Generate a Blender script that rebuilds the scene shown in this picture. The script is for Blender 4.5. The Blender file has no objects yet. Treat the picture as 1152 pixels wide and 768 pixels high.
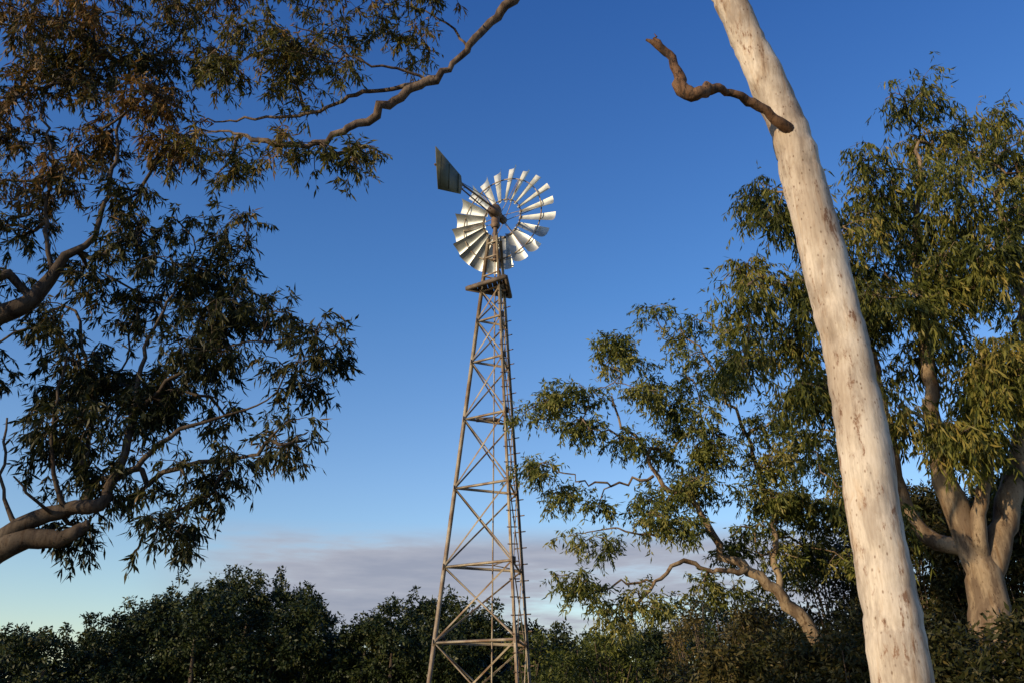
import bpy, math, numpy as np
from mathutils import Vector, noise as mnoise
rng = np.random.default_rng(11)
PITCH = math.radians(22.0); F = 998.0; CAMZ = 1.6
cp, sp = math.cos(PITCH), math.sin(PITCH)

def S(px, py, Y):
    """bearing + elevation measured on the photo, ground distance Y (m) -> world position"""
    u = (px-576)/F; v = (384-py)/F
    d = np.array([u, cp - v*sp, sp + v*cp])
    return np.array([0, 0, CAMZ]) + d*(Y/d[1])
def ppm(px, py, Y):
    p = S(px, py, Y); return F/(p[1]*cp + (p[2]-CAMZ)*sp)

# ------------------------------------------------------------ mesh helpers
def make_mesh(name, V, Q, mat, tint=None, smooth=False, parent=None):
    V = np.asarray(V, dtype=np.float32).reshape(-1, 3); Q = np.asarray(Q, dtype=np.int32).reshape(-1, 4)
    me = bpy.data.meshes.new(name)
    me.vertices.add(len(V)); me.vertices.foreach_set('co', V.ravel())
    me.loops.add(len(Q)*4); me.loops.foreach_set('vertex_index', Q.ravel())
    me.polygons.add(len(Q)); me.polygons.foreach_set('loop_start', np.arange(len(Q), dtype=np.int32)*4)
    me.polygons.foreach_set('loop_total', np.full(len(Q), 4, dtype=np.int32))
    if smooth: me.polygons.foreach_set('use_smooth', np.ones(len(Q), dtype=bool))
    me.update(calc_edges=True)
    if tint is not None:
        a = me.attributes.new('tint', 'FLOAT', 'FACE'); a.data.foreach_set('value', np.asarray(tint, dtype=np.float32))
    me.materials.append(mat)
    ob = bpy.data.objects.new(name, me); bpy.context.scene.collection.objects.link(ob)
    if parent: ob.parent = parent
    return ob
def empty(name, loc=(0, 0, 0)):
    e = bpy.data.objects.new(name, None); bpy.context.scene.collection.objects.link(e)
    e.empty_display_size = .3
    return e
class MB:
    def __init__(s): s.V = []; s.Q = []; s.n = 0
    def add(s, V, Q):
        s.V.append(np.asarray(V, float)); s.Q.append(np.asarray(Q)+s.n); s.n += len(V)
    def obj(s, name, mat, **k): return make_mesh(name, np.concatenate(s.V), np.concatenate(s.Q), mat, **k)
def norm(a): return a/(np.sqrt((a*a).sum(-1, keepdims=True))+1e-9)
def tube(mb, P, R, sides=6, amp=0, nscale=3.0, ups=None):
    P = np.asarray(P, float); R = np.asarray(R, float); n = len(P)
    T = norm(np.gradient(P, axis=0))
    a = np.array([0, 0, 1.]) if abs(T[0][2]) < .9 else np.array([1., 0, 0])
    if ups is not None: a = np.asarray(ups, float)
    N = np.zeros_like(P); x = norm(np.cross(T[0], a))
    for i in range(n):
        x = norm(x - T[i]*np.dot(x, T[i])); N[i] = x
    B = np.cross(T, N)
    th = np.arange(sides)*2*math.pi/sides + math.pi/sides
    V = P[:, None, :] + R[:, None, None]*(np.cos(th)[None, :, None]*N[:, None, :] + np.sin(th)[None, :, None]*B[:, None, :])
    V = V.reshape(-1, 3)
    if amp:
        C = np.repeat(P, sides, axis=0)
        for i in range(len(V)):
            q = V[i]*nscale
            k = mnoise.noise(Vector((q[0], q[1], q[2]*.45)))*amp + mnoise.noise(Vector((q[0]*3.3, q[1]*3.3, q[2]*1.6+9)))*amp*.35
            V[i] = C[i] + (V[i]-C[i])*(1+k)
    i = np.arange(n-1)[:, None]*sides; j = np.arange(sides)[None, :]; k = (j+1) % sides
    Q = np.stack([i+j, i+k, i+sides+k, i+sides+j], -1).reshape(-1, 4)
    if sides == 4 and n == 2:
        Q = np.concatenate([Q, [[3, 2, 1, 0], [4, 5, 6, 7]]])
    mb.add(V, Q)
def bar(mb, a, b, w, sides=4): tube(mb, [a, b], [w*.7, w*.7], sides)
def angle_iron(mb, a, b, w, t, xdir):
    a = np.asarray(a, float); b = np.asarray(b, float); T = norm(b-a)
    x = np.asarray(xdir, float); x = norm(x-T*np.dot(x, T)); y = np.cross(T, x)
    x2 = norm(x+y); y2 = norm(y-x)
    pr = [(0, 0), (w, 0), (w, t), (t, t), (t, w), (0, w)]
    V = [a+x2*p[0]+y2*p[1] for p in pr]+[b+x2*p[0]+y2*p[1] for p in pr]
    Q = [[i, (i+1) % 6, 6+(i+1) % 6, 6+i] for i in range(6)] + [[0, 1, 2, 3], [0, 3, 4, 5], [6, 9, 8, 7], [6, 11, 10, 9]]
    mb.add(V, Q)
def box(mb, c, ax, ay, az):
    c, ax, ay, az = [np.asarray(q, float) for q in (c, ax, ay, az)]
    V = [c+sx*ax+sy*ay+sz*az for sz in (-1, 1) for sx, sy in ((-1, -1), (1, -1), (1, 1), (-1, 1))]
    mb.add(V, [[3, 2, 1, 0], [4, 5, 6, 7], [0, 1, 5, 4], [1, 2, 6, 5], [2, 3, 7, 6], [3, 0, 4, 7]])
def spline(pts, step):
    """Catmull-Rom through rows (x,y,z,r)"""
    P = np.asarray(pts, float); P = np.vstack([2*P[0]-P[1], P, 2*P[-1]-P[-2]]); out = []
    for i in range(1, len(P)-2):
        L = np.linalg.norm(P[i+1, :3]-P[i, :3]); m = max(2, int(L/step))
        for t in np.arange(m)/m:
            out.append(.5*((2*P[i])+(P[i+1]-P[i-1])*t+(2*P[i-1]-5*P[i]+4*P[i+1]-P[i+2])*t*t+(3*P[i]-P[i-1]-3*P[i+1]+P[i+2])*t**3))
    out.append(P[-2]); return np.array(out)

# ------------------------------------------------------------ materials
def newmat(name):
    m = bpy.data.materials.new(name); m.use_nodes = True; nt = m.node_tree
    return m, nt, nt.nodes['Principled BSDF'], nt.nodes['Material Output']
def N(nt, t, **k):
    n = nt.nodes.new(t)
    for a, b in k.items():
        if a in n.inputs.keys(): n.inputs[a].default_value = b
        else: setattr(n, a, b)
    return n
def ramp(nt, src, stops):
    r = nt.nodes.new('ShaderNodeValToRGB'); e = r.color_ramp.elements
    while len(e) < len(stops): e.new(.5)
    for i, (p, c) in enumerate(stops):
        e[i].position = p; e[i].color = (*c, 1) if len(c) == 3 else c
    nt.links.new(src, r.inputs[0]); return r.outputs[0]
def mapped(nt, scale):
    tc = N(nt, 'ShaderNodeTexCoord'); mp = N(nt, 'ShaderNodeMapping'); mp.inputs['Scale'].default_value = scale
    nt.links.new(tc.outputs['Object'], mp.inputs[0]); return mp.outputs[0]
def mixc(nt, f, a, b, mode='MIX'):
    m = nt.nodes.new('ShaderNodeMix'); m.data_type = 'RGBA'; m.blend_type = mode
    for s, v in ((m.inputs[0], f), (m.inputs[6], a), (m.inputs[7], b)):
        if hasattr(v, 'node'): nt.links.new(v, s)
        else: s.default_value = v if not isinstance(v, tuple) else (*v, 1)
    return m.outputs[2]
def leafmat(name, cols, transl=.25):
    m, nt, b, out = newmat(name)
    at = N(nt, 'ShaderNodeAttribute', attribute_name='tint')
    n = len(cols); c = ramp(nt, at.outputs['Fac'], [(i/(n-1), q) for i, q in enumerate(cols)])
    nt.links.new(c, b.inputs['Base Color']); b.inputs['Roughness'].default_value = .5
    b.inputs['Specular IOR Level'].default_value = .2
    if not transl: return m
    tr = N(nt, 'ShaderNodeBsdfTranslucent'); g = mixc(nt, 1.0, c, (1.0, 1.0, .45), 'MULTIPLY'); nt.links.new(g, tr.inputs[0])
    mx = N(nt, 'ShaderNodeMixShader'); mx.inputs[0].default_value = transl
    nt.links.new(b.outputs[0], mx.inputs[1]); nt.links.new(tr.outputs[0], mx.inputs[2]); nt.links.new(mx.outputs[0], out.inputs[0])
    return m
def barkmat(name, pale, grey, scar, scar_amt=.5, bump=.4, sc=1.0):
    m, nt, b, out = newmat(name)
    v = mapped(nt, (6*sc, 6*sc, 1.6*sc))
    n1 = N(nt, 'ShaderNodeTexNoise', Scale=1.0, Detail=8.0, Roughness=.68); nt.links.new(v, n1.inputs['Vector'])
    c1 = mixc(nt, ramp(nt, n1.outputs[0], [(.42, (0, 0, 0)), (.54, (1, 1, 1))]), grey, pale)
    v2 = mapped(nt, (8*sc, 8*sc, 2.6*sc))
    n2 = N(nt, 'ShaderNodeTexNoise', Scale=1.3, Detail=8.0, Roughness=.75); nt.links.new(v2, n2.inputs['Vector'])
    th = .66-.12*scar_amt
    c2 = mixc(nt, ramp(nt, n2.outputs[0], [(th-.05, (0, 0, 0)), (th, (.3, .3, .3)), (th+.03, (1, 1, 1))]), c1, scar)
    v6 = mapped(nt, (7*sc, 7*sc, .9*sc)); n6 = N(nt, 'ShaderNodeTexNoise', Scale=1.0, Detail=7.0, Roughness=.65, Distortion=.8); nt.links.new(v6, n6.inputs['Vector'])
    c2 = mixc(nt, .85, c2, ramp(nt, n6.outputs[0], [(.33, (.48, .37, .29)), (.39, (.86, .77, .68)), (.47, (1, 1, 1))]), 'MULTIPLY')
    v3 = mapped(nt, (22*sc, 22*sc, 12*sc))
    n3 = N(nt, 'ShaderNodeTexVoronoi', Scale=1.0, Randomness=1.0); nt.links.new(v3, n3.inputs['Vector'])
    dk = ramp(nt, n3.outputs['Distance'], [(.08, (.3, .2, .14)), (.19, (1, 1, 1))])
    c3 = mixc(nt, .75, c2, dk, 'MULTIPLY')
    n4 = N(nt, 'ShaderNodeTexNoise', Scale=2.2, Detail=5.0, Roughness=.6); nt.links.new(mapped(nt, (1, 1, .5)), n4.inputs['Vector'])
    c4 = mixc(nt, .7, c3, ramp(nt, n4.outputs[0], [(.40, (.52, .46, .41)), (.58, (1, 1, 1))]), 'MULTIPLY')
    n5 = N(nt, 'ShaderNodeTexNoise', Scale=1.0, Detail=3.0); nt.links.new(mapped(nt, (60*sc, 60*sc, 5*sc)), n5.inputs['Vector'])
    c4 = mixc(nt, .35, c4, ramp(nt, n5.outputs[0], [(.35, (.6, .55, .5)), (.6, (1, 1, 1))]), 'MULTIPLY')
    nt.links.new(c4, b.inputs['Base Color']); b.inputs['Roughness'].default_value = .8; b.inputs['Specular IOR Level'].default_value = .2
    h = mixc(nt, .5, n1.outputs[0], n2.outputs[0])
    bp = N(nt, 'ShaderNodeBump', Strength=bump, Distance=.02); nt.links.new(h, bp.inputs['Height']); nt.links.new(bp.outputs[0], b.inputs['Normal'])
    return m
def metalmat(name, c1, c2, metallic, rough, sc=5.0):
    m, nt, b, out = newmat(name)
    n = N(nt, 'ShaderNodeTexNoise', Scale=sc, Detail=6.0); nt.links.new(mapped(nt, (1, 1, 1)), n.inputs['Vector'])
    nt.links.new(mixc(nt, ramp(nt, n.outputs[0], [(.38, (0, 0, 0)), (.60, (1, 1, 1))]), c1, c2), b.inputs['Base Color'])
    b.inputs['Metallic'].default_value = metallic
    nt.links.new(ramp(nt, n.outputs[0], [(.3, (rough-.1,)*3), (.7, (rough+.12,)*3)]), b.inputs['Roughness'])
    return m
M_blade = metalmat('galvanised_blade', (.25, .275, .28), (.44, .465, .46), .5, .45, 3)
M_tower = metalmat('weathered_steel', (.17, .11, .065), (.35, .30, .22), .1, .7, 3)
M_dark = metalmat('old_gearbox_iron', (.07, .05, .035), (.16, .10, .06), .2, .6)
M_vane = metalmat('vane_sheet', (.075, .075, .04), (.12, .115, .065), .1, .6)  # dark olive base has the vane's shadow side built into its colour
M_wood = metalmat('platform_timber', (.08, .06, .042), (.15, .115, .085), 0, .85)
M_gum = barkmat('pale_gum_bark', (.58, .515, .43), (.40, .345, .285), (.24, .15, .10), .58, .7)
M_gum2 = barkmat('far_gum_bark', (.30, .23, .15), (.14, .10, .066), (.08, .048, .028), .5, .5, .8)  # bark tone darkened to stand in for shade on the far-right trunks
M_limb = barkmat('dark_limb_bark', (.10, .08, .062), (.05, .038, .03), (.03, .022, .018), .5, .6, 2)
M_limb2 = barkmat('brown_limb_bark', (.17, .13, .10), (.06, .045, .036), (.04, .028, .02), .6, .7, 2)
M_stub = barkmat('dead_wood', (.18, .105, .06), (.055, .037, .027), (.03, .02, .015), .7, .9, 2)
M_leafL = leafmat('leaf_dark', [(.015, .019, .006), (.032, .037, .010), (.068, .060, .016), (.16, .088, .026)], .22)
M_leafU = leafmat('leaf_upper', [(.034, .040, .010), (.080, .084, .019), (.15, .12, .032), (.24, .13, .042)], .3)
M_leafR = leafmat('leaf_olive', [(.028, .036, .008), (.080, .092, .017), (.17, .165, .034), (.26, .20, .05)], .28)
M_leafM = leafmat('leaf_grey_green', [(.032, .044, .011), (.090, .108, .024), (.17, .180, .044), (.25, .22, .065)], .28)
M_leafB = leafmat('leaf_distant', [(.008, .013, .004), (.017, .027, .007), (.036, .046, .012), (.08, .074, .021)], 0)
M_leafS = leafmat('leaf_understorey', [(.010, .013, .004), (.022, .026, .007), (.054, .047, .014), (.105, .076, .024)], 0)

# ------------------------------------------------------------ foliage / trees
def leaves(tips, dirs, ntw, nlf, twl, L, W, droop, tintbase=None, spread=.9):
    n = len(tips)
    P = np.repeat(tips, ntw, 0); D = np.repeat(dirs, ntw, 0); tb = np.repeat(tintbase if tintbase is not None else np.zeros(n), ntw)
    D = norm(D*.7 + rng.normal(size=D.shape)*.5*spread + np.array([0, 0, -droop*.45]))
    tl = twl*rng.uniform(.5, 1.3, len(P))
    tw0 = P.copy(); tw1 = P + D*tl[:, None]; tw1[:, 2] -= tl*.25*droop
    t = rng.uniform(.05, 1.0, (len(P), nlf))
    Q = P[:, None, :] + D[:, None, :]*(tl[:, None]*t)[..., None]
    Q[..., 2] -= (t**2)*(tl[:, None])*.25*droop
    Q = Q.reshape(-1, 3); TD = np.repeat(D, nlf, 0); tb = np.repeat(tb, nlf); m = len(Q)
    d = norm(TD*.45 + rng.normal(size=(m, 3))*.5 + np.array([0, 0, -droop*.85]))
    s = norm(np.cross(d, rng.normal(size=(m, 3)))); nn = np.cross(d, s)
    l = L*rng.uniform(.55, 1.3, m)[:, None]; w = W*rng.uniform(.7, 1.25, m)[:, None]*.5
    v0 = Q; v2 = Q + d*l + nn*l*.08*rng.normal(size=(m, 1))
    mid = Q + d*l*.42; mid2 = Q + d*l*.5
    v1 = mid + s*w + nn*w*.35; v3 = mid2 - s*w + nn*w*.35
    V = np.stack([v0, v1, v2, v3], 1).reshape(-1, 3)
    F4 = np.arange(m*4).reshape(-1, 4)
    tint = np.clip(tb + rng.normal(size=m)*.18, 0, 1)
    return V, F4, tint, tw0, tw1

class Tree:
    def __init__(s):
        s.n = 0; s.A = np.zeros((60000, 3)); s.DD = np.zeros((60000, 3)); s.par = []; s.R = []; s.chains = []; s.tips = []; s.tt = []
    def _add(s, p, par, r, d):
        if s.n >= len(s.A): s.A = np.vstack([s.A, s.A*0]); s.DD = np.vstack([s.DD, s.DD*0])
        s.A[s.n] = p; s.DD[s.n] = d; s.n += 1; s.par.append(par); s.R.append(r); return s.n-1
    def limb(s, rows, step=.15, jit=.012, sides=10, amp=.12, attach=True):
        Q = spline(rows, step); Q[1:-1, :3] += rng.normal(size=(len(Q)-2, 3))*jit
        idx = []; par = -1
        if attach and s.n: par = int(np.argmin(((s.A[:s.n]-Q[0, :3])**2).sum(1)))
        for i in range(len(Q)):
            d = norm(Q[min(i+1, len(Q)-1), :3]-Q[max(i-1, 0), :3])
            k = s._add(Q[i, :3], par, Q[i, 3], d); idx.append(k); par = k
        s.chains.append((idx, sides, amp, False))
    def grow(s, tgt, jit=.05, seg=.18, bend=.3, tip=False, tint=0, lo=0):
        A = s.A[lo:s.n]; v = tgt-A; dist = np.sqrt((v*v).sum(1))
        cost = dist*(1.0 - .25*np.einsum('ij,ij->i', v/(dist[:, None]+1e-6), s.DD[lo:s.n]))
        k = int(np.argmin(cost)); p0 = A[k].copy(); L = dist[k]; k += lo
        c = p0 + s.DD[k]*L*bend + np.array([0, 0, .12*L]) + rng.normal(size=3)*L*.08
        n = max(2, int(L/seg)); idx = [k]; par = k
        pp = p0
        for i in range(1, n+1):
            t = i/n; q = (1-t)**2*p0+2*t*(1-t)*c+t*t*tgt
            if i < n: q = q+rng.normal(size=3)*jit*min(1, L)
            par = s._add(q, par, 0, norm(q-pp)); pp = q; idx.append(par)
        s.chains.append((idx, 0, 0, tip))
        if tip: s.tips.append(par); s.tt.append(tint)
    def crown(s, blobs, tips_per_m3=6, sub=.5, sub_n=14, flat=.8, tb=(.25, .22)):
        """blobs: (px,py,Y,rx_px,ry_px,rY_m,density)"""
        subs = []
        for (px, py, Y, rx, ry, rY, den) in blobs:
            k = ppm(px, py, Y); c = S(px, py, Y); r = np.array([rx/k, rY, ry/k])
            vol = 4/3*math.pi*np.prod(r); n = max(2, int(vol*tips_per_m3*den/sub_n+.5))
            for _ in range(n):
                d = norm(rng.normal(size=3)); u = rng.uniform(.15, 1)**(1/2.2)
                subs.append(c + d*r*u)
        subs = np.array(subs); A = s.A[:s.n]
        d0 = np.array([np.min(((A-q)**2).sum(1)) for q in subs])
        for i in np.argsort(d0):
            lo = s.n
            s.grow(subs[i], jit=.05, seg=.22)
            lo = max(lo, s.n-5)
            base = rng.normal(tb[0], tb[1]*.6)
            for j in range(max(3, int(sub_n*rng.uniform(.6, 1.3)))):
                o = rng.normal(size=3)*sub*np.array([.55, .55, .55*flat])
                s.grow(subs[i]+o, jit=.02, seg=.15, tip=True, tint=base+rng.normal()*tb[1]*.4, lo=lo)
    def build(s, name, bark, leafm, ntw=4, nlf=9, twl=.3, L=.12, W=.02, droop=.8, r0=.0045, pw=.48, twigs=True, smoothbark=None, limbmats=None):
        n = s.n; cnt = np.zeros(n)
        for t in s.tips: cnt[t] += 1
        for i in range(n-1, -1, -1):
            if s.par[i] >= 0: cnt[s.par[i]] += cnt[i]
        R = np.array(s.R); P = s.A[:n]
        for i in range(n):
            if R[i] == 0:
                r = r0*max(cnt[i], 1)**pw
                if s.par[i] >= 0: r = min(r, R[s.par[i]]*.97)
                R[i] = max(r, .0025)
        root = empty(name)
        mb = MB(); mt = MB(); mi = []; li = 0
        for idx, sides, amp, tip in s.chains:
            if sides:
                tube(mb, P[idx], R[idx], sides, amp)
                mi += [0 if not limbmats else limbmats.get(li, limbmats['rest'])]*(len(mb.Q[-1])); li += 1
            else:
                rr = R[idx].copy(); rr[0] = min(rr[0], rr[1]*1.15); tube(mt, P[idx], rr, 3 if tip else 6)
        ob = mb.obj('trunk', bark, smooth=True, parent=root)
        if limbmats:
            for q in limbmats['mats']: ob.data.materials.append(q)
            ob.data.polygons.foreach_set('material_index', np.array(mi, dtype=np.int32))
        if mt.n:
            tips = P[s.tips]; D = s.DD[s.tips]
            V, Q, tint, a, b = leaves(tips, D, ntw, nlf, twl, L, W, droop, np.array(s.tt))
            make_mesh('foliage', V, Q, leafm, tint=tint, parent=root)
            if twigs:
                sv = norm(np.cross(b-a, rng.normal(size=a.shape)))*.0022
                TV = np.stack([a-sv, a+sv, b+sv*.4, b-sv*.4], 1).reshape(-1, 3)
                mt.add(TV, np.arange(len(TV)).reshape(-1, 4))
            mt.obj('branches', smoothbark or bark, smooth=True, parent=root)
        print(name, 'nodes', n, 'tips', len(s.tips), 'leaves', len(s.tips)*ntw*nlf)
        return root
def row(px, py, Y, r): return [*S(px, py, Y), r]

# ---- foreground pale gum (right) with its overhead limb
t = Tree()
b0 = S(1015, 768, 6.3)
tr = [[b0[0]+.12, 6.25, -.3, .30], [b0[0]+.07, 6.28, .5, .22], row(1016, 768, 6.3, .192), row(989, 620, 6.35, .187), row(966, 470, 6.4, .183), row(937, 330, 6.45, .177),
      row(900, 190, 6.5, .176), row(872, 110, 6.5, .158), row(834, 30, 6.5, .150), row(805, -40, 6.5, .135), row(775, -130, 6.5, .12), row(765, -230, 6.6, .10), row(780, -340, 6.8, .07), row(770, -450, 7, .04)]
t.limb(tr, step=.06, jit=.004, sides=32, amp=.13, attach=False)
# broken dead stub
t.limb([row(893, 152, 6.45, .085), row(880, 141, 6.34, .055), row(866, 130, 6.3, .044), row(838, 110, 6.2, .036), row(805, 99, 6.1, .034), row(780, 108, 6.05, .042), row(768, 100, 6.05, .05), row(762, 80, 6.05, .036), row(748, 58, 6.05, .031), row(738, 50, 6.05, .030), row(727, 45, 6.05, .012)], step=.04, jit=.008, sides=12, amp=.6, attach=True)
t.limb([row(745, 54, 6.05, .02), row(738, 44, 6.05, .012), row(736, 38, 6.05, .003)], step=.04, sides=6, amp=.3)
t.limb([row(775, -130, 6.5, .085), row(700, -125, 6.8, .075), row(625, -60, 7.2, .062), row(577, 0, 7.5, .052), row(545, 32, 7.55, .048), row(500, 82, 7.6, .043), row(465, 100, 7.6, .040), row(430, 124, 7.6, .042), row(385, 150, 7.6, .040), row(345, 163, 7.65, .033), row(300, 160, 7.7, .026), row(262, 150, 7.8, .018), row(235, 148, 7.9, .010)], step=.08, jit=.014, sides=12, amp=.4)
t.limb([row(490, 88, 7.6, .03), row(440, 100, 7.7, .024), row(400, 106, 7.8, .021), row(350, 128, 7.9, .018), row(290, 133, 8.0, .014), row(210, 137, 8.1, .007)], step=.08, jit=.014, sides=8, amp=.25)
t.limb([row(480, 90, 7.6, .016), row(450, 78, 7.5, .014), row(410, 70, 7.4, .012), row(370, 45, 7.3, .009), row(330, 30, 7.2, .006)], step=.08, jit=.012, sides=6)
t.limb([row(527, 55, 7.6, .016), row(505, 28, 7.7, .012), row(470, 10, 7.8, .008), row(440, 5, 7.9, .006)], step=.08, jit=.012, sides=6)
t.crown([(330, 40, 7.6, 80, 45, .6, 1.3), (420, 25, 7.7, 75, 32, .6, 1.2), (490, 8, 7.7, 35, 20, .4, 1.1), (270, 100, 7.9, 55, 45, .5, 1), (380, 172, 7.7, 24, 14, .25, 1.0), (345, 85, 7.6, 50, 28, .4, .9), (225, 165, 7.9, 35, 25, .3, .8), (250, 175, 7.8, 20, 10, .2, .8), (320, 170, 7.7, 20, 8, .2, .8), (400, 180, 7.6, 8, 5, .1, 1),
         (300, -40, 7.6, 120, 60, .8, .5), (450, -60, 7.6, 120, 50, .8, .4), (760, -420, 7, 200, 120, 1.4, .12), (900, -300, 7.2, 130, 80, 1, .12)],
        tips_per_m3=120, sub=.2, sub_n=14, tb=(.45, .27))
t.build('pale_gum_tree', M_gum, M_leafU, ntw=3, nlf=9, twl=.16, L=.10, W=.019, droop=.8, smoothbark=M_limb2, limbmats={0: 0, 1: 2, 2: 2, 'rest': 1, 'mats': [M_limb2, M_stub]})

# ---- left gum tree: trunk just outside the frame
t = Tree()
t.limb([[-6.0, 8.2, -.3, .34], [-5.95, 8.2, .8, .27], [-5.8, 8.2, 1.9, .24], [-6.0, 8.2, 3.2, .21], [-6.2, 8.3, 4.6, .19], [-6.5, 8.3, 6.0, .16], [-6.6, 8.3, 7.3, .12], [-6.5, 8.3, 8.6, .07]], step=.15, jit=.01, sides=16, amp=.1, attach=False)
t.limb([[-5.8, 8.2, 2.0, .15], row(-60, 650, 8.0, .12), row(0, 618, 7.9, .10), row(35, 606, 7.9, .085), row(66, 606, 7.9, .075), row(82, 600, 7.9, .072), row(92, 592, 7.9, .06), row(98, 585, 7.9, .02)], step=.08, sides=12, amp=.3)
t.limb([row(-10, 612, 7.9, .085), row(25, 590, 7.9, .075), row(65, 576, 7.9, .07), row(100, 570, 7.9, .068), row(120, 560, 7.95, .055), row(135, 520, 8, .04), row(150, 470, 8.1, .032), row(160, 400, 8.2, .022), row(190, 340, 8.2, .014), row(220, 280, 8.2, .008)], step=.1, sides=12, amp=.22)
t.limb([row(75, 575, 7.9, .03), row(62, 530, 7.8, .02), row(60, 470, 7.8, .016), row(75, 400, 7.8, .012)], step=.1, sides=6)
t.limb([row(100, 570, 7.9, .04), row(95, 520, 8.2, .026), row(105, 450, 8.4, .02), row(85, 350, 8.5, .014)], step=.1, sides=6)
t.limb([row(20, 592, 7.9, .03), row(5, 560, 7.9, .018), row(4, 510, 7.9, .014), row(8, 470, 8, .01)], step=.1, sides=6)
t.limb([row(128, 540, 8, .035), row(180, 500, 8, .024), row(215, 478, 8, .018), row(260, 465, 8, .012), row(300, 450, 8, .008)], step=.1, sides=6)
t.limb([row(150, 470, 8.1, .025), row(200, 420, 8, .018), row(255, 390, 8, .012), row(325, 380, 8, .007)], step=.1, sides=6)
t.limb([row(60, 578, 7.9, .02), row(30, 555, 7.6, .014), row(15, 535, 7.5, .008)], step=.1, sides=6)
t.limb([[-6.1, 8.3, 4.0, .14], row(-50, 385, 8.1, .12), row(0, 356, 8, .10), row(28, 345, 8, .09), row(55, 315, 8, .065), row(75, 290, 8, .045), row(105, 265, 8, .03), row(125, 200, 8.1, .022), row(135, 130, 8.2, .015), row(150, 60, 8.3, .01)], step=.1, sides=12, amp=.25)
t.limb([row(35, 340, 8, .05), row(22, 322, 8, .04), row(10, 308, 7.9, .05), row(-10, 315, 7.9, .05), row(-60, 325, 8, .05)], step=.08, sides=8, amp=.2)
t.limb([row(60, 310, 8, .03), row(50, 250, 8, .022), row(60, 180, 8, .016), row(40, 100, 8, .01)], step=.1, sides=6)
t.limb([[-6.5, 8.3, 6.2, .09], row(-20, 150, 8.2, .04), row(40, 90, 8.2, .022), row(110, 40, 8.2, .012)], step=.1, sides=8)
Ld = 1.15
lower = [(50, 310, 8.3, 75, 40, .7, .5), (130, 305, 8.3, 75, 50, .8, Ld), (195, 290, 8.2, 72, 50, .7, Ld), (252, 262, 8.1, 40, 32, .5, 1.1), (290, 322, 8, 42, 38, .5, 1.1), (345, 392, 7.9, 34, 28, .4, 1.4), (245, 370, 8.1, 75, 55, .6, 1.4),
         (150, 390, 8.3, 95, 60, .8, 1.3), (60, 410, 8.3, 80, 60, .8, 1.2), (300, 435, 8, 48, 38, .4, 1.2), (215, 440, 8, 70, 40, .5, 1.3), (120, 475, 8.2, 85, 42, .6, 1.3), (40, 490, 8.3, 60, 36, .5, .7), (325, 500, 7.9, 24, 34, .25, 1.3),
         (262, 535, 8, 30, 34, .3, 1.3), (185, 535, 8, 50, 30, .4, 1.1), (95, 595, 8.1, 22, 10, .3, .5), (202, 592, 8, 14, 18, .2, .9), (120, 535, 8.2, 40, 18, .3, 1), (20, 250, 8.3, 40, 30, .5, .3)]
upper = [(50, 50, 8.2, 90, 70, .8, 1.1), (140, 40, 8.2, 90, 60, .8, 1.1), (215, 60, 8.2, 45, 70, .6, 1), (60, 140, 8.2, 90, 55, .8, 1), (150, 130, 8.2, 75, 50, .7, 1.1), (190, 172, 8.2, 34, 20, .4, .9), (85, 205, 8.2, 70, 28, .5, .9), (20, 215, 8.2, 45, 40, .5, .8), (150, 232, 8.2, 20, 12, .3, .5), (210, -20, 8.2, 120, 50, .8, .6), (20, -60, 8.2, 120, 70, .9, .4)]
outer = [(-150, 100, 7.6, 120, 140, 1.2, .12), (-140, 380, 7.4, 110, 140, 1.3, .5), (-280, 250, 7.2, 130, 200, 1.5, .25), (-130, 520, 7.2, 80, 70, 1, .5)]  # unseen crown mass left of frame, added to block sun from the lower crown
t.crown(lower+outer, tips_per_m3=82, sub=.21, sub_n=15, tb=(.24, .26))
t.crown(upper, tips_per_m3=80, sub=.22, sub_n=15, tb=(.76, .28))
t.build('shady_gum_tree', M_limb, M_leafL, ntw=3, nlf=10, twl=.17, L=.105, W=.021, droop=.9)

# ---- big weeping gum on the right
t = Tree()
g0 = S(1112, 700, 14)
t.limb([[g0[0]+.1, 14, -.3, .45], [g0[0], 14, .9, .36], row(1110, 680, 14, .30), row(1105, 640, 14, .26), row(1085, 590, 14, .22), row(1062, 540, 14, .18), row(1050, 470, 14, .13), row(1040, 380, 14.2, .10), row(1030, 280, 14.3, .07), row(1035, 180, 14.4, .035)], step=.2, jit=.02, sides=14, amp=.12, attach=False)
t.limb([row(1108, 650, 14, .22), row(1125, 600, 14, .2), row(1140, 550, 14.1, .18), row(1155, 450, 14.3, .13), row(1150, 330, 14.5, .08), row(1120, 220, 14.5, .05)], step=.2, jit=.02, sides=12, amp=.12)
t.limb([row(1105, 640, 14, .15), row(1098, 590, 13.8, .12), row(1110, 520, 13.8, .09), row(1100, 420, 14, .05)], step=.2, jit=.02, sides=10, amp=.1)
t.limb([row(1095, 620, 14, .14), row(1040, 600, 14.4, .13), row(1012, 550, 14.5, .13), row(1000, 490, 14.5, .10), row(980, 400, 14.4, .07), row(950, 310, 14.3, .05), row(900, 230, 14.2, .03)], step=.2, jit=.02, sides=10, amp=.12)
R1 = 1.0
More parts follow.
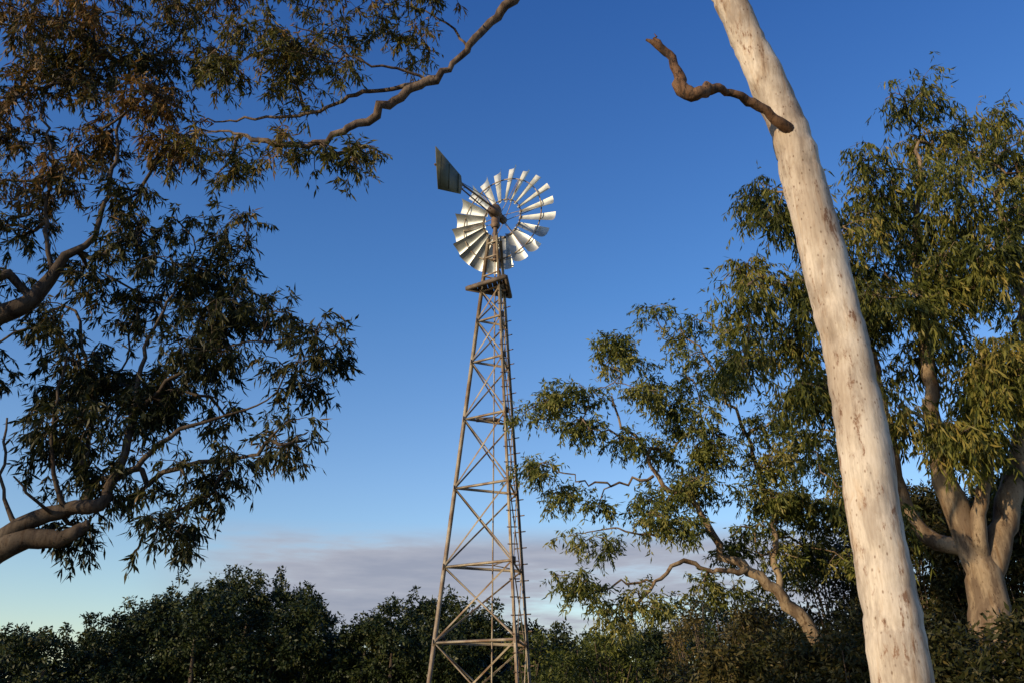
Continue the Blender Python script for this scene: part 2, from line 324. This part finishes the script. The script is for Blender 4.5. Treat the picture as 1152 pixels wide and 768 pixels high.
t.crown([(1035, 128, 14.4, 40, 32, .8, R1), (1085, 150, 14.3, 50, 42, 1.2, R1), (1130, 190, 14.4, 50, 50, 1.4, R1), (975, 190, 14.3, 50, 28, 1, R1), (885, 215, 14.2, 40, 28, .7, 1.2), (920, 250, 14.2, 65, 45, 1.1, 1.2), (1030, 230, 14, 80, 55, 1.4, R1),
         (1110, 290, 13.6, 75, 65, 1.3, R1), (1000, 310, 14, 80, 60, 1.3, R1), (880, 300, 14.1, 50, 40, .9, 1.2), (845, 330, 14.1, 25, 22, .5, R1), (930, 360, 14, 80, 55, 1.1, R1), (1060, 380, 13.6, 80, 60, 1.2, R1), (1140, 400, 13.4, 60, 60, 1, R1),
         (880, 400, 14.2, 50, 45, .9, R1), (980, 440, 13.9, 75, 50, 1.1, R1), (1070, 450, 13.4, 60, 45, .8, .9), (920, 470, 14.2, 60, 50, .9, .9), (1140, 470, 13.2, 40, 40, .6, .8), (970, 530, 14.6, 60, 50, .8, .7), (1050, 505, 13.4, 50, 28, .5, .7), (1100, 490, 13.2, 50, 28, .5, .6), (1200, 300, 14.5, 80, 160, 1.4, .5), (1200, 520, 15, 70, 100, 1.2, .5), (1000, 590, 13.8, 25, 40, .4, .5)],
        tips_per_m3=29, sub=.33, sub_n=20, tb=(.44, .34))
t.build('weeping_gum_tree', M_gum2, M_leafR, ntw=4, nlf=9, twl=.42, L=.17, W=.032, droop=1.3, twigs=False, r0=.004)

# ---- spreading gum behind the tower, right of centre
t = Tree()
t.limb([[*S(985, 800, 19)[:2], -.3, .28], row(965, 780, 19, .24), row(940, 745, 19, .18), row(905, 700, 19, .14), row(872, 665, 19, .12), row(835, 636, 19, .10), row(808, 612, 19, .08), row(778, 560, 19, .062), row(745, 545, 19, .05), row(722, 500, 19, .038), row(700, 480, 19, .03), row(688, 445, 19, .02)], step=.2, jit=.04, sides=10, amp=.18, attach=False)
t.limb([row(840, 640, 19, .07), row(800, 642, 18.8, .052), row(765, 632, 18.7, .048), row(738, 655, 18.6, .04), row(712, 685, 18.6, .03), row(708, 705, 18.6, .012)], step=.15, jit=.035, sides=8, amp=.2)
t.limb([row(735, 655, 18.6, .03), row(700, 655, 18.5, .022), row(670, 665, 18.4, .016), row(640, 670, 18.4, .01)], step=.15, jit=.04, sides=6)
t.limb([row(875, 668, 19, .08), row(870, 600, 19.3, .065), row(850, 520, 19.5, .05), row(820, 450, 19.5, .035), row(790, 400, 19.4, .025), row(765, 370, 19.4, .015)], step=.2, jit=.05, sides=8, amp=.1)
t.limb([row(735, 535, 19, .035), row(690, 545, 18.8, .026), row(650, 540, 18.7, .018), row(610, 520, 18.6, .012)], step=.15, jit=.05, sides=6)
t.limb([row(715, 500, 19, .03), row(670, 480, 18.9, .02), row(630, 460, 18.8, .012)], step=.15, jit=.05, sides=6)
t.limb([row(800, 600, 19, .04), row(740, 600, 18.8, .028), row(690, 595, 18.7, .018), row(655, 600, 18.7, .01)], step=.15, jit=.05, sides=6)
t.crown([(762, 350, 19.4, 30, 18, .5, 1.3), (725, 388, 19.3, 46, 19, .7, 1.3), (690, 405, 19.2, 24, 10, .4, 1.2), (790, 385, 19.4, 34, 26, .6, 1.1), (640, 442, 19, 46, 18, .6, 1.3), (690, 455, 19, 46, 26, .7, 1.3), (605, 460, 18.9, 24, 22, .4, 1.3), (640, 500, 18.9, 48, 25, .6, 1.3),
         (600, 545, 18.8, 22, 30, .4, 1.3), (655, 552, 18.8, 42, 26, .5, 1.3), (725, 500, 19, 40, 30, .6, 1), (770, 450, 19.2, 50, 38, .8, 1.2), (830, 410, 19.4, 46, 40, .9, 1.2), (840, 360, 19.3, 28, 24, .5, 1.1), (710, 575, 18.8, 50, 24, .5, 1.2), (660, 610, 18.7, 36, 22, .4, 1.1), (780, 525, 19.2, 60, 44, .8, 1.2),
         (840, 490, 19.3, 55, 48, .9, 1.2), (890, 540, 19.4, 50, 50, .9, 1.1), (840, 580, 19.3, 55, 42, .7, 1.2), (760, 600, 18.9, 50, 24, .5, 1), (665, 650, 18.4, 34, 18, .4, 1.1), (740, 670, 18.6, 34, 16, .4, .7), (905, 620, 19.6, 50, 45, .8, 1), (950, 590, 19.8, 50, 60, .8, 1), (800, 655, 19, 40, 16, .4, .6), (940, 480, 19.8, 50, 60, .8, .8), (690, 695, 18.4, 34, 16, .4, .9)],
        tips_per_m3=31, sub=.33, sub_n=18, flat=.55, tb=(.48, .32))
t.build('spreading_gum_tree', M_gum2, M_leafM, ntw=4, nlf=9, twl=.34, L=.14, W=.036, droop=.8, twigs=False, r0=.004)

# ---- shrubs & distant trees : lumps of leaves on stems
def mass(name, lumps, leafm, bark, per, L, W, stems, droop=.35, tbase=.35):
    root = empty(name); Vs = []; Qs = []; Ts = []; o = 0
    for (c, r) in lumps:
        c = np.asarray(c, float); r = np.asarray(r, float)
        m = int(per*min(1, (r[0]/.45)**1.5)); ns = 9
        sd = norm(rng.normal(size=(ns, 3))); sc = c + sd*r*rng.uniform(.4, 1.05, (ns, 1)); k = rng.integers(0, ns, m)
        p = sc[k] + rng.normal(size=(m, 3))*r*.25
        d = norm(norm(p-c)*.7 + rng.normal(size=(m, 3))*.6 + np.array([0, 0, -droop])); s = norm(np.cross(d, rng.normal(size=(m, 3))))
        l = L*rng.uniform(.5, 1.4, (m, 1)); w = W*rng.uniform(.6, 1.3, (m, 1))*.5
        V = np.stack([p, p+d*l*.45+s*w, p+d*l, p+d*l*.45-s*w], 1).reshape(-1, 3)
        Vs.append(V); Qs.append(np.arange(m*4).reshape(-1, 4)+o); o += m*4
        Ts.append(np.clip(rng.normal(tbase, .16)+rng.normal(size=m)*.14, 0, 1))
    make_mesh('foliage', np.concatenate(Vs), np.concatenate(Qs), leafm, tint=np.concatenate(Ts), parent=root)
    mb = MB()
    for (a, b, r) in stems:
        a = np.asarray(a, float); b = np.asarray(b, float); m = (a+b)/2+rng.normal(size=3)*.15
        Q = spline([[*a, r], [*m, r*.8], [*b, r*.4]], .5); tube(mb, Q[:, :3], Q[:, 3], 6, .1)
    mb.obj('stems', bark, smooth=True, parent=root)
    return root
prof = [(-400, 690), (-100, 700), (0, 706), (50, 698), (95, 712), (120, 700), (150, 678), (200, 652), (230, 648), (270, 638), (320, 642), (350, 660), (375, 700), (398, 730), (415, 694), (445, 682), (480, 660), (520, 666), (560, 690), (600, 700), (640, 705), (700, 705), (760, 690), (800, 678), (860, 678), (900, 680), (1000, 660), (1200, 650), (1600, 650)]
px_ = np.array([q[0] for q in prof]); py_ = np.array([q[1] for q in prof])
lumps = []; stems = []
def crown_lumps(c, r, n, lr):
    for _ in range(n):
        d = norm(rng.normal(size=3)); d[2] = abs(d[2])*1.0 if rng.random() < .7 else d[2]
        lumps.append((c+d*r*rng.uniform(.35, 1)**.6, np.array([lr, lr, lr*.75])*rng.uniform(.6, 1.3)))
    for _ in range(n):   # ragged outer sprays
        d = norm(rng.normal(size=3)); d[2] = abs(d[2])
        q = .20*rng.uniform(.7, 1.6); lumps.append((c+d*r*rng.uniform(1.0, 1.42), np.array([q, q, q*1.2])))
# front rank: individual trees (bearing, top, crown radius m); rear ranks fill in lower behind
front = [(-150, 690, 2.2), (-60, 700, 2), (8, 704, 1.7), (52, 700, 1.5), (118, 694, 1.6), (160, 676, 1.9), (206, 652, 1.7), (232, 664, 1.6), (268, 637, 2.1), (318, 644, 2.0), (348, 664, 1.5), (378, 708, 1.1), (414, 690, 1.2), (447, 680, 1.6), (492, 660, 1.8), (534, 676, 1.5), (575, 694, 1.4), (625, 704, 1.4), (672, 712, 1.4), (720, 700, 1.5), (765, 684, 1.9), (812, 672, 2), (858, 676, 2)]
trees = [(x, ty, 45+rng.uniform(-3, 3), r) for x, ty, r in front]
for (Y0, dy, stp, wmax) in ((52, 10, 36, 1.9), (60, 22, 42, 2.4)):
    x = -300
    while x < 1400:
        x += stp*rng.uniform(.5, 1.5); trees.append((x, np.interp(x, px_, py_)+dy+abs(rng.normal())*10, Y0+rng.uniform(-2.5, 2.5), wmax*rng.uniform(.6, 1.1)))
for x, top, Y, cr in trees:
    p = S(x, top+6, Y); H = max(p[2], 2.2); cr = min(cr, H*.36)
    stems.append(((p[0], Y, -.2), (p[0]+rng.normal()*.4, Y, H-cr*1.2), .16))
    crown_lumps(np.array([p[0], Y, H-cr*.95]), np.array([cr, cr, cr*1.05])*.85, int(8+cr*5), .5)
    for q in range(3):
        o = rng.normal(size=3)*cr*np.array([.9, .6, .3]); crown_lumps(np.array([p[0], Y, H-cr*2.0])+o, np.array([cr, cr, cr*.9])*.7, 7, .6)
    for q in range(6): lumps.append(((p[0]+rng.normal()*cr, Y+rng.normal()*.8, rng.uniform(.3, max(.6, H*.5))), np.array([1, .9, .8])*rng.uniform(.7, 1.1)))
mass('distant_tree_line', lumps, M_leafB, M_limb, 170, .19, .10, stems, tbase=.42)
# mid shrubs
def shrub(name, px, py, Y, w, leafm, n=22, per=260, L=.13, W=.045, tb=.4, lr=.42):
    p = S(px, py, Y); H = p[2]; lm = []; st = []
    for i in range(n):
        f = rng.uniform(0, 1)**.8; z = .35+(H-.7)*f; sp_ = w*(1-.55*f)
        q = np.array([p[0]+rng.uniform(-1, 1)*sp_, Y+rng.uniform(-1, 1)*sp_*.7, z]); lm.append((q, np.array([lr, lr, lr*.8])*rng.uniform(.5, 1.3)))
        st.append(((p[0]+rng.normal()*.1, Y, -.1), q, .025))
    mass(name, lm, leafm, M_limb2, per, L, W, st, tbase=tb)
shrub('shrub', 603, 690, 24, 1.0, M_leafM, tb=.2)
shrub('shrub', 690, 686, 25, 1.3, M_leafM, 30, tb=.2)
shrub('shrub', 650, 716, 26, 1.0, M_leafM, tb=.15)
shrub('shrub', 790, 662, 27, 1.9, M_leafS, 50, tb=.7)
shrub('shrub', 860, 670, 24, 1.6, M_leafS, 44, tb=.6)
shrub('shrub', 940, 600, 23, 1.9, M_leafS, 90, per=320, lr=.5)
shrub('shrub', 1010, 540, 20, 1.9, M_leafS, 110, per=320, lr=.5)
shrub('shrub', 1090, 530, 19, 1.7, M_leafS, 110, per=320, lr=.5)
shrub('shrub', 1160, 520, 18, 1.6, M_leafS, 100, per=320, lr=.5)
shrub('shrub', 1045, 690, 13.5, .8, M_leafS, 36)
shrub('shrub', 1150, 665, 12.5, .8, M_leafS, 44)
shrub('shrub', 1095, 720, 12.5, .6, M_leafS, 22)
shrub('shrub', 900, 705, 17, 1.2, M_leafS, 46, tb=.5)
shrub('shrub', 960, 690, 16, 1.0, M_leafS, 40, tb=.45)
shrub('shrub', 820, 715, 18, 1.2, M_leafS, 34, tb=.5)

# ------------------------------------------------------------ windmill
wm = empty('windmill')
AX, AY = -.42, 19.7
def RT(z): return max(.12, 1.33-.111*(z-1.95))
def leg(k, z, rr=None):
    a = math.radians((180-5.5, 180-5.5+120, 180-5.5-120)[k]); r = RT(z) if rr is None else rr
    return np.array([AX+r*math.cos(a), AY+r*math.sin(a), z])
C0 = lambda z: np.array([AX, AY, z])
mb = MB()
for k in range(3): angle_iron(mb, leg(k, -.1), leg(k, 12.35), .07, .009, C0(5)-leg(k, 5))
levels = [.9, 2.73, 4.3, 6.03, 7.65, 9.05, 10.1, 10.9]
mb.obj('legs', M_tower, parent=wm); mb = MB()
for z in levels:
    for k in range(3):
        a, b = leg(k, z), leg((k+1) % 3, z); angle_iron(mb, a, b, .045, .006, (0, 0, -1.))
for i in range(len(levels)-1):
    for k in range(3):
        z0, z1 = levels[i], levels[i+1]
        a0, a1, b0, b1 = leg(k, z0), leg(k, z1), leg((k+1) % 3, z0), leg((k+1) % 3, z1)
        angle_iron(mb, a0, b1, .028, .005, (0, 0, 1.)); angle_iron(mb, b0, a1+np.array([0, .012, 0]), .028, .005, (0, 0, 1.))
for z in (11.3, 11.8, 12.2):
    for k in range(3): bar(mb, leg(k, z), leg((k+1) % 3, z), .03)
for z in (4.3, 7.65):
    for k in range(3): bar(mb, leg(k, z+.02), C0(z+.02), .02)
mb.obj('girts_and_braces', M_tower, parent=wm)
mb = MB(); tube(mb, [C0(-.1), C0(12.4)], [.018, .018], 8); tube(mb, [C0(-.1), C0(1.2)], [.05, .05], 10); mb.obj('pump_rod', M_tower, parent=wm)
mb = MB(); z = .5
while z < 10.7:
    p = leg(2, z); out = norm(np.array([p[0]-AX, p[1]-AY, 0])); side = np.array([-out[1], out[0], 0])
    bar(mb, p-side*.17+out*.04, p+side*.17+out*.04, .02, 6)
    p = leg(1, z+.17); bar(mb, p-np.array([.1, 0, 0]), p+np.array([.12, 0, 0]), .018, 6)
    z += .36
mb.obj('climbing_rungs', M_dark, parent=wm)
mb = MB()      # bolted gusset plates at the joints
for z in levels:
    for k in range(3):
        p = leg(k, z); out = norm(np.array([p[0]-AX, p[1]-AY, 0])); side = np.array([-out[1], out[0], 0])
        box(mb, p+out*.012, side*.055, out*.004, np.array([0, 0, .07]))
mb.obj('gusset_plates', M_dark, parent=wm)
mb = MB(); ZP = 10.98
def tri(k, r, z): return leg(k, z, r)
A, B, C = tri(0, .70, ZP), tri(1, .66, ZP), tri(2, .66, ZP)
for a, b in ((A, B), (B, C), (C, A)):
    d = norm(b-a); box(mb, (a+b)/2, d*np.linalg.norm(b-a)/2*1.02, np.cross((0, 0, 1.), d)*.04, np.array([0, 0, .04]))
npk = 8
for i in range(npk):
    f0, f1 = (i+.06)/npk, (i+.94)/npk
    ins = lambda f, e: A+(e-A)*f
    a, b, c, d = ins(f0, B), ins(f0, C), ins(f1, C), ins(f1, B)
    V = [q+np.array([0, 0, .045]) for q in (a, b, c, d)]+[q+np.array([0, 0, .075]) for q in (a, b, c, d)]
    mb.add(V, [[0, 1, 2, 3], [7, 6, 5, 4], [0, 4, 5, 1], [1, 5, 6, 2], [2, 6, 7, 3], [3, 7, 4, 0]])
mb.obj('platform', M_wood, parent=wm)
mb = MB(); p = (leg(2, 7.7)+leg(0, 7.7))/2; box(mb, p, (.28, 0, 0), (0, .06, 0), (0, 0, .03)); mb.obj('rest_step', M_wood, parent=wm)
# head: mast, gearbox
HZ = 13.06; H = np.array([AX, AY, HZ]); AXD = norm(np.array([.49, .87, 0])); SD = np.array([AXD[1], -AXD[0], 0]); UP = np.array([0, 0, 1.])
mb = MB(); tube(mb, [C0(11.7), C0(12.7)], [.06, .06], 12)
tube(mb, [H-UP*.42, H-UP*.34, H-UP*.3, H-UP*.05], [.09, .13, .11, .10], 14)
tube(mb, [H-AXD*.26, H-AXD*.22, H-AXD*.05, H+AXD*.12, H+AXD*.2], [.02, .12, .155, .13, .06], 14)
tube(mb, [H+UP*.02, H+UP*.12, H+UP*.22, H+UP*.27], [.15, .15, .1, .02], 14)
tube(mb, [H, H+AXD*.45], [.035, .035], 10)
mb.obj('gearbox', M_dark, parent=wm)
# wheel
W0 = H+AXD*.30; RW = 1.46; nb = 20
mb = MB()
for i in range(nb):
    th = 2*math.pi*(i+.3)/nb; er = SD*math.cos(th)+UP*math.sin(th); et = -SD*math.sin(th)+UP*math.cos(th)
    nu, nv = 6, 6; V = []; j1, j2 = rng.normal()*.02, rng.normal()*.03
    for a in range(nu):
        r = .50+(RW-.50)*a/(nu-1); w = .075+.108*(a/(nu-1))
        pit = -math.radians(36-4*a/(nu-1))+j2
        for b in range(nv):
            s = (b/(nv-1)-.5)*2; cam = .075*(1-s*s)*(w/.2)*1.3
            V.append(W0+er*(r+j1*a/5 - .02*s*s*(a == nu-1)) + (et*math.cos(pit)-AXD*math.sin(pit))*s*w*1.12 + (AXD*math.cos(pit)+et*math.sin(pit))*cam)
    mb.add(V, [[a*nv+b, a*nv+b+1, (a+1)*nv+b+1, (a+1)*nv+b] for a in range(nu-1) for b in range(nv-1)])
mb.obj('wheel_blades', M_blade, parent=wm, smooth=True)
mb = MB()
def ring(r, off, w):
    P = [W0+AXD*off+(SD*math.cos(a)+UP*math.sin(a))*r for a in np.linspace(0, 2*math.pi, 49)]
    tube(mb, P, [w]*49, 4, ups=AXD)
ring(.56, .02, .016); ring(1.15, .02, .016)
for i in range(6):
    th = 2*math.pi*(i+.05)/6; er = SD*math.cos(th)+UP*math.sin(th)
    bar(mb, W0-AXD*.12+er*.08, W0+er*1.15, .014, 6); bar(mb, W0+AXD*.14+er*.08, W0+AXD*.03+er*1.15, .014, 6)
for i in range(nb):
    th = 2*math.pi*(i+.3)/nb; er = SD*math.cos(th)+UP*math.sin(th); et = -SD*math.sin(th)+UP*math.cos(th)
    for r in (.56, 1.15): bar(mb, W0+er*r-et*.06-AXD*.0, W0+er*r+et*.06+AXD*.05, .012)
mb.obj('wheel_frame', M_tower, parent=wm)
mb = MB(); tube(mb, [W0-AXD*.16, W0-AXD*.13, W0+AXD*.13, W0+AXD*.17], [.05, .1, .1, .05], 16); mb.obj('wheel_hub', M_dark, parent=wm)
# tail
T = lambda s, z, o=0: H-AXD*s+UP*z+SD*o
mb = MB()
bar(mb, T(.1, .12), T(2.75, -.1), .035); bar(mb, T(.1, -.12), T(2.2, -.14), .025); bar(mb, T(.1, .3), T(1.7, .02), .012, 6)
for s in (.6, 1.0, 1.4): bar(mb, T(s, .12-.083*(s-.1)), T(s+.2, -.13), .015)
mb.obj('tail_boom', M_dark, parent=wm)
mb = MB()
V = [T(1.68, -.33, .02), T(1.62, -.08, .02), T(1.68, .17, .02), T(2.78, .36, .02), T(2.72, -.12, .02), T(2.62, -.70, .02)]
V2 = [v+SD*.012 for v in V]
mb.add(V+V2, [[0, 1, 4, 5], [1, 2, 3, 4], [11, 10, 7, 6], [10, 9, 8, 7], [0, 6, 7, 1], [1, 7, 8, 2], [2, 8, 9, 3], [3, 9, 10, 4], [4, 10, 11, 5], [5, 11, 6, 0]])
for s in (1.8, 2.2, 2.55): bar(mb, T(s, -.32-.3*(s-1.68), .04), T(s, .15+.1*(s-1.68), .04), .018)
mb.obj('tail_vane', M_vane, parent=wm)

# ------------------------------------------------------------ ground + grass
m, nt, b, out = newmat('dry_grass_ground')
n1 = N(nt, 'ShaderNodeTexNoise', Scale=.35, Detail=8.0, Roughness=.65); nt.links.new(mapped(nt, (1, 1, 1)), n1.inputs['Vector'])
n2 = N(nt, 'ShaderNodeTexNoise', Scale=14.0, Detail=6.0, Roughness=.7); nt.links.new(mapped(nt, (1, 1, 1)), n2.inputs['Vector'])
c = mixc(nt, ramp(nt, n1.outputs[0], [(.38, (0, 0, 0)), (.6, (1, 1, 1))]), (.10, .095, .04), (.21, .165, .085))
nt.links.new(mixc(nt, .7, c, ramp(nt, n2.outputs[0], [(.3, (.5, .45, .4)), (.7, (1.2, 1.15, 1))]), 'MULTIPLY'), b.inputs['Base Color']); b.inputs['Roughness'].default_value = .95
bp = N(nt, 'ShaderNodeBump', Strength=.6, Distance=.05); nt.links.new(n2.outputs[0], bp.inputs['Height']); nt.links.new(bp.outputs[0], b.inputs['Normal'])
make_mesh('ground', [[-1500, -600, 0], [1500, -600, 0], [1500, 2500, 0], [-1500, 2500, 0]], [[0, 1, 2, 3]], m)
M_grass = leafmat('grass_blades', [(.07, .075, .03), (.14, .12, .055), (.24, .19, .10)], 0)
ng = 45000; gx = rng.uniform(-22, 22, ng); gy = rng.uniform(1.5, 34, ng)
p = np.stack([gx, gy, np.full(ng, -.01)], 1); d = norm(rng.normal(size=(ng, 3))*.35+np.array([0, 0, 1.])); s = norm(np.cross(d, rng.normal(size=(ng, 3)))); l = rng.uniform(.08, .3, (ng, 1))
V = np.stack([p-s*.006, p+s*.006, p+d*l*.6+s*.005, p+d*l+s*.0], 1).reshape(-1, 3)
make_mesh('grass', V, np.arange(ng*4).reshape(-1, 4), M_grass, tint=rng.uniform(0, 1, ng))

# ------------------------------------------------------------ light, sky, camera
EL = math.radians(15); sx, sy = -.80, -.60
h = math.hypot(sx, sy); sun_dir = Vector((sx/h*math.cos(EL), sy/h*math.cos(EL), math.sin(EL)))
sd = bpy.data.lights.new('sun', 'SUN'); sd.energy = 5.0; sd.angle = math.radians(.5); sd.color = (1, .77, .48)
so = bpy.data.objects.new('sun', sd); so.rotation_euler = sun_dir.to_track_quat('Z', 'Y').to_euler(); bpy.context.scene.collection.objects.link(so)
w = bpy.data.worlds.new('World'); bpy.context.scene.world = w; w.use_nodes = True; nt = w.node_tree; nt.nodes.clear()
sky = N(nt, 'ShaderNodeTexSky', sky_type='NISHITA'); sky.sun_disc = False; sky.sun_elevation = EL; sky.sun_rotation = math.atan2(sx, sy) % (2*math.pi)
sky.air_density = 1.0; sky.dust_density = .3; sky.ozone_density = 1.6; sky.altitude = 100
tc = N(nt, 'ShaderNodeTexCoord'); sep = N(nt, 'ShaderNodeSeparateXYZ'); nt.links.new(tc.outputs['Generated'], sep.inputs[0])
# clear-air tint of the sky by elevation (deeper blue aloft)
q = ramp(nt, sep.outputs[2], [(.03, (.78, .80, .80)), (.22, (.62, .745, .92)), (.42, (.38, .64, .96)), (.68, (.23, .50, .94))])
skyc = mixc(nt, 1.0, sky.outputs[0], q, 'MULTIPLY')
bg = N(nt, 'ShaderNodeBackground', Strength=.15)
sc2 = mixc(nt, 1.0, skyc, (1.36, 1.34, 1.34), 'MULTIPLY'); nt.links.new(sc2, bg.inputs[0])
mp = N(nt, 'ShaderNodeMapping'); mp.inputs['Scale'].default_value = (2.0, 2.0, 14); mp.inputs['Location'].default_value = (.3, 0, .4); nt.links.new(tc.outputs['Generated'], mp.inputs[0])
no = N(nt, 'ShaderNodeTexNoise', Scale=1.7, Detail=8.0, Roughness=.6); nt.links.new(mp.outputs[0], no.inputs['Vector'])
def mr(src, a, b_, c=0, d_=1):
    q = N(nt, 'ShaderNodeMapRange', interpolation_type='SMOOTHSTEP'); q.inputs[1].default_value = a; q.inputs[2].default_value = b_; q.inputs[3].default_value = c; q.inputs[4].default_value = d_
    nt.links.new(src, q.inputs[0]); return q.outputs[0]
def mul(a, b_):
    q = N(nt, 'ShaderNodeMath', operation='MULTIPLY'); nt.links.new(a, q.inputs[0])
    if isinstance(b_, float): q.inputs[1].default_value = b_
    else: nt.links.new(b_, q.inputs[1])
    return q.outputs[0]
mask = mul(mul(mul(mul(mr(no.outputs[0], .28, .50), mr(sep.outputs[2], .03, .08)), mr(sep.outputs[2], .150, .184, 1, 0)), mul(mr(sep.outputs[0], -.40, -.24), mr(sep.outputs[0], .34, .5, 1, 0))), .95)
bg2 = N(nt, 'ShaderNodeBackground', Strength=1.0); nt.links.new(ramp(nt, no.outputs[0], [(.40, (.47, .48, .55)), (.60, (.32, .345, .44))]), bg2.inputs[0])
mx = N(nt, 'ShaderNodeMixShader'); nt.links.new(mask, mx.inputs[0]); nt.links.new(bg.outputs[0], mx.inputs[1]); nt.links.new(bg2.outputs[0], mx.inputs[2])
wo = N(nt, 'ShaderNodeOutputWorld'); nt.links.new(mx.outputs[0], wo.inputs[0])
cam = bpy.data.cameras.new('camera'); co = bpy.data.objects.new('camera', cam); bpy.context.scene.collection.objects.link(co)
co.location = (0, 0, CAMZ); co.rotation_euler = (math.pi/2+PITCH, 0, 0); cam.sensor_width = 36; cam.lens = 36*F/1152; cam.clip_end = 5000; cam.clip_start = .05
bpy.context.scene.camera = co
vs = bpy.context.scene.view_settings; vs.view_transform = 'Standard'; vs.look = 'None'; vs.exposure = 0
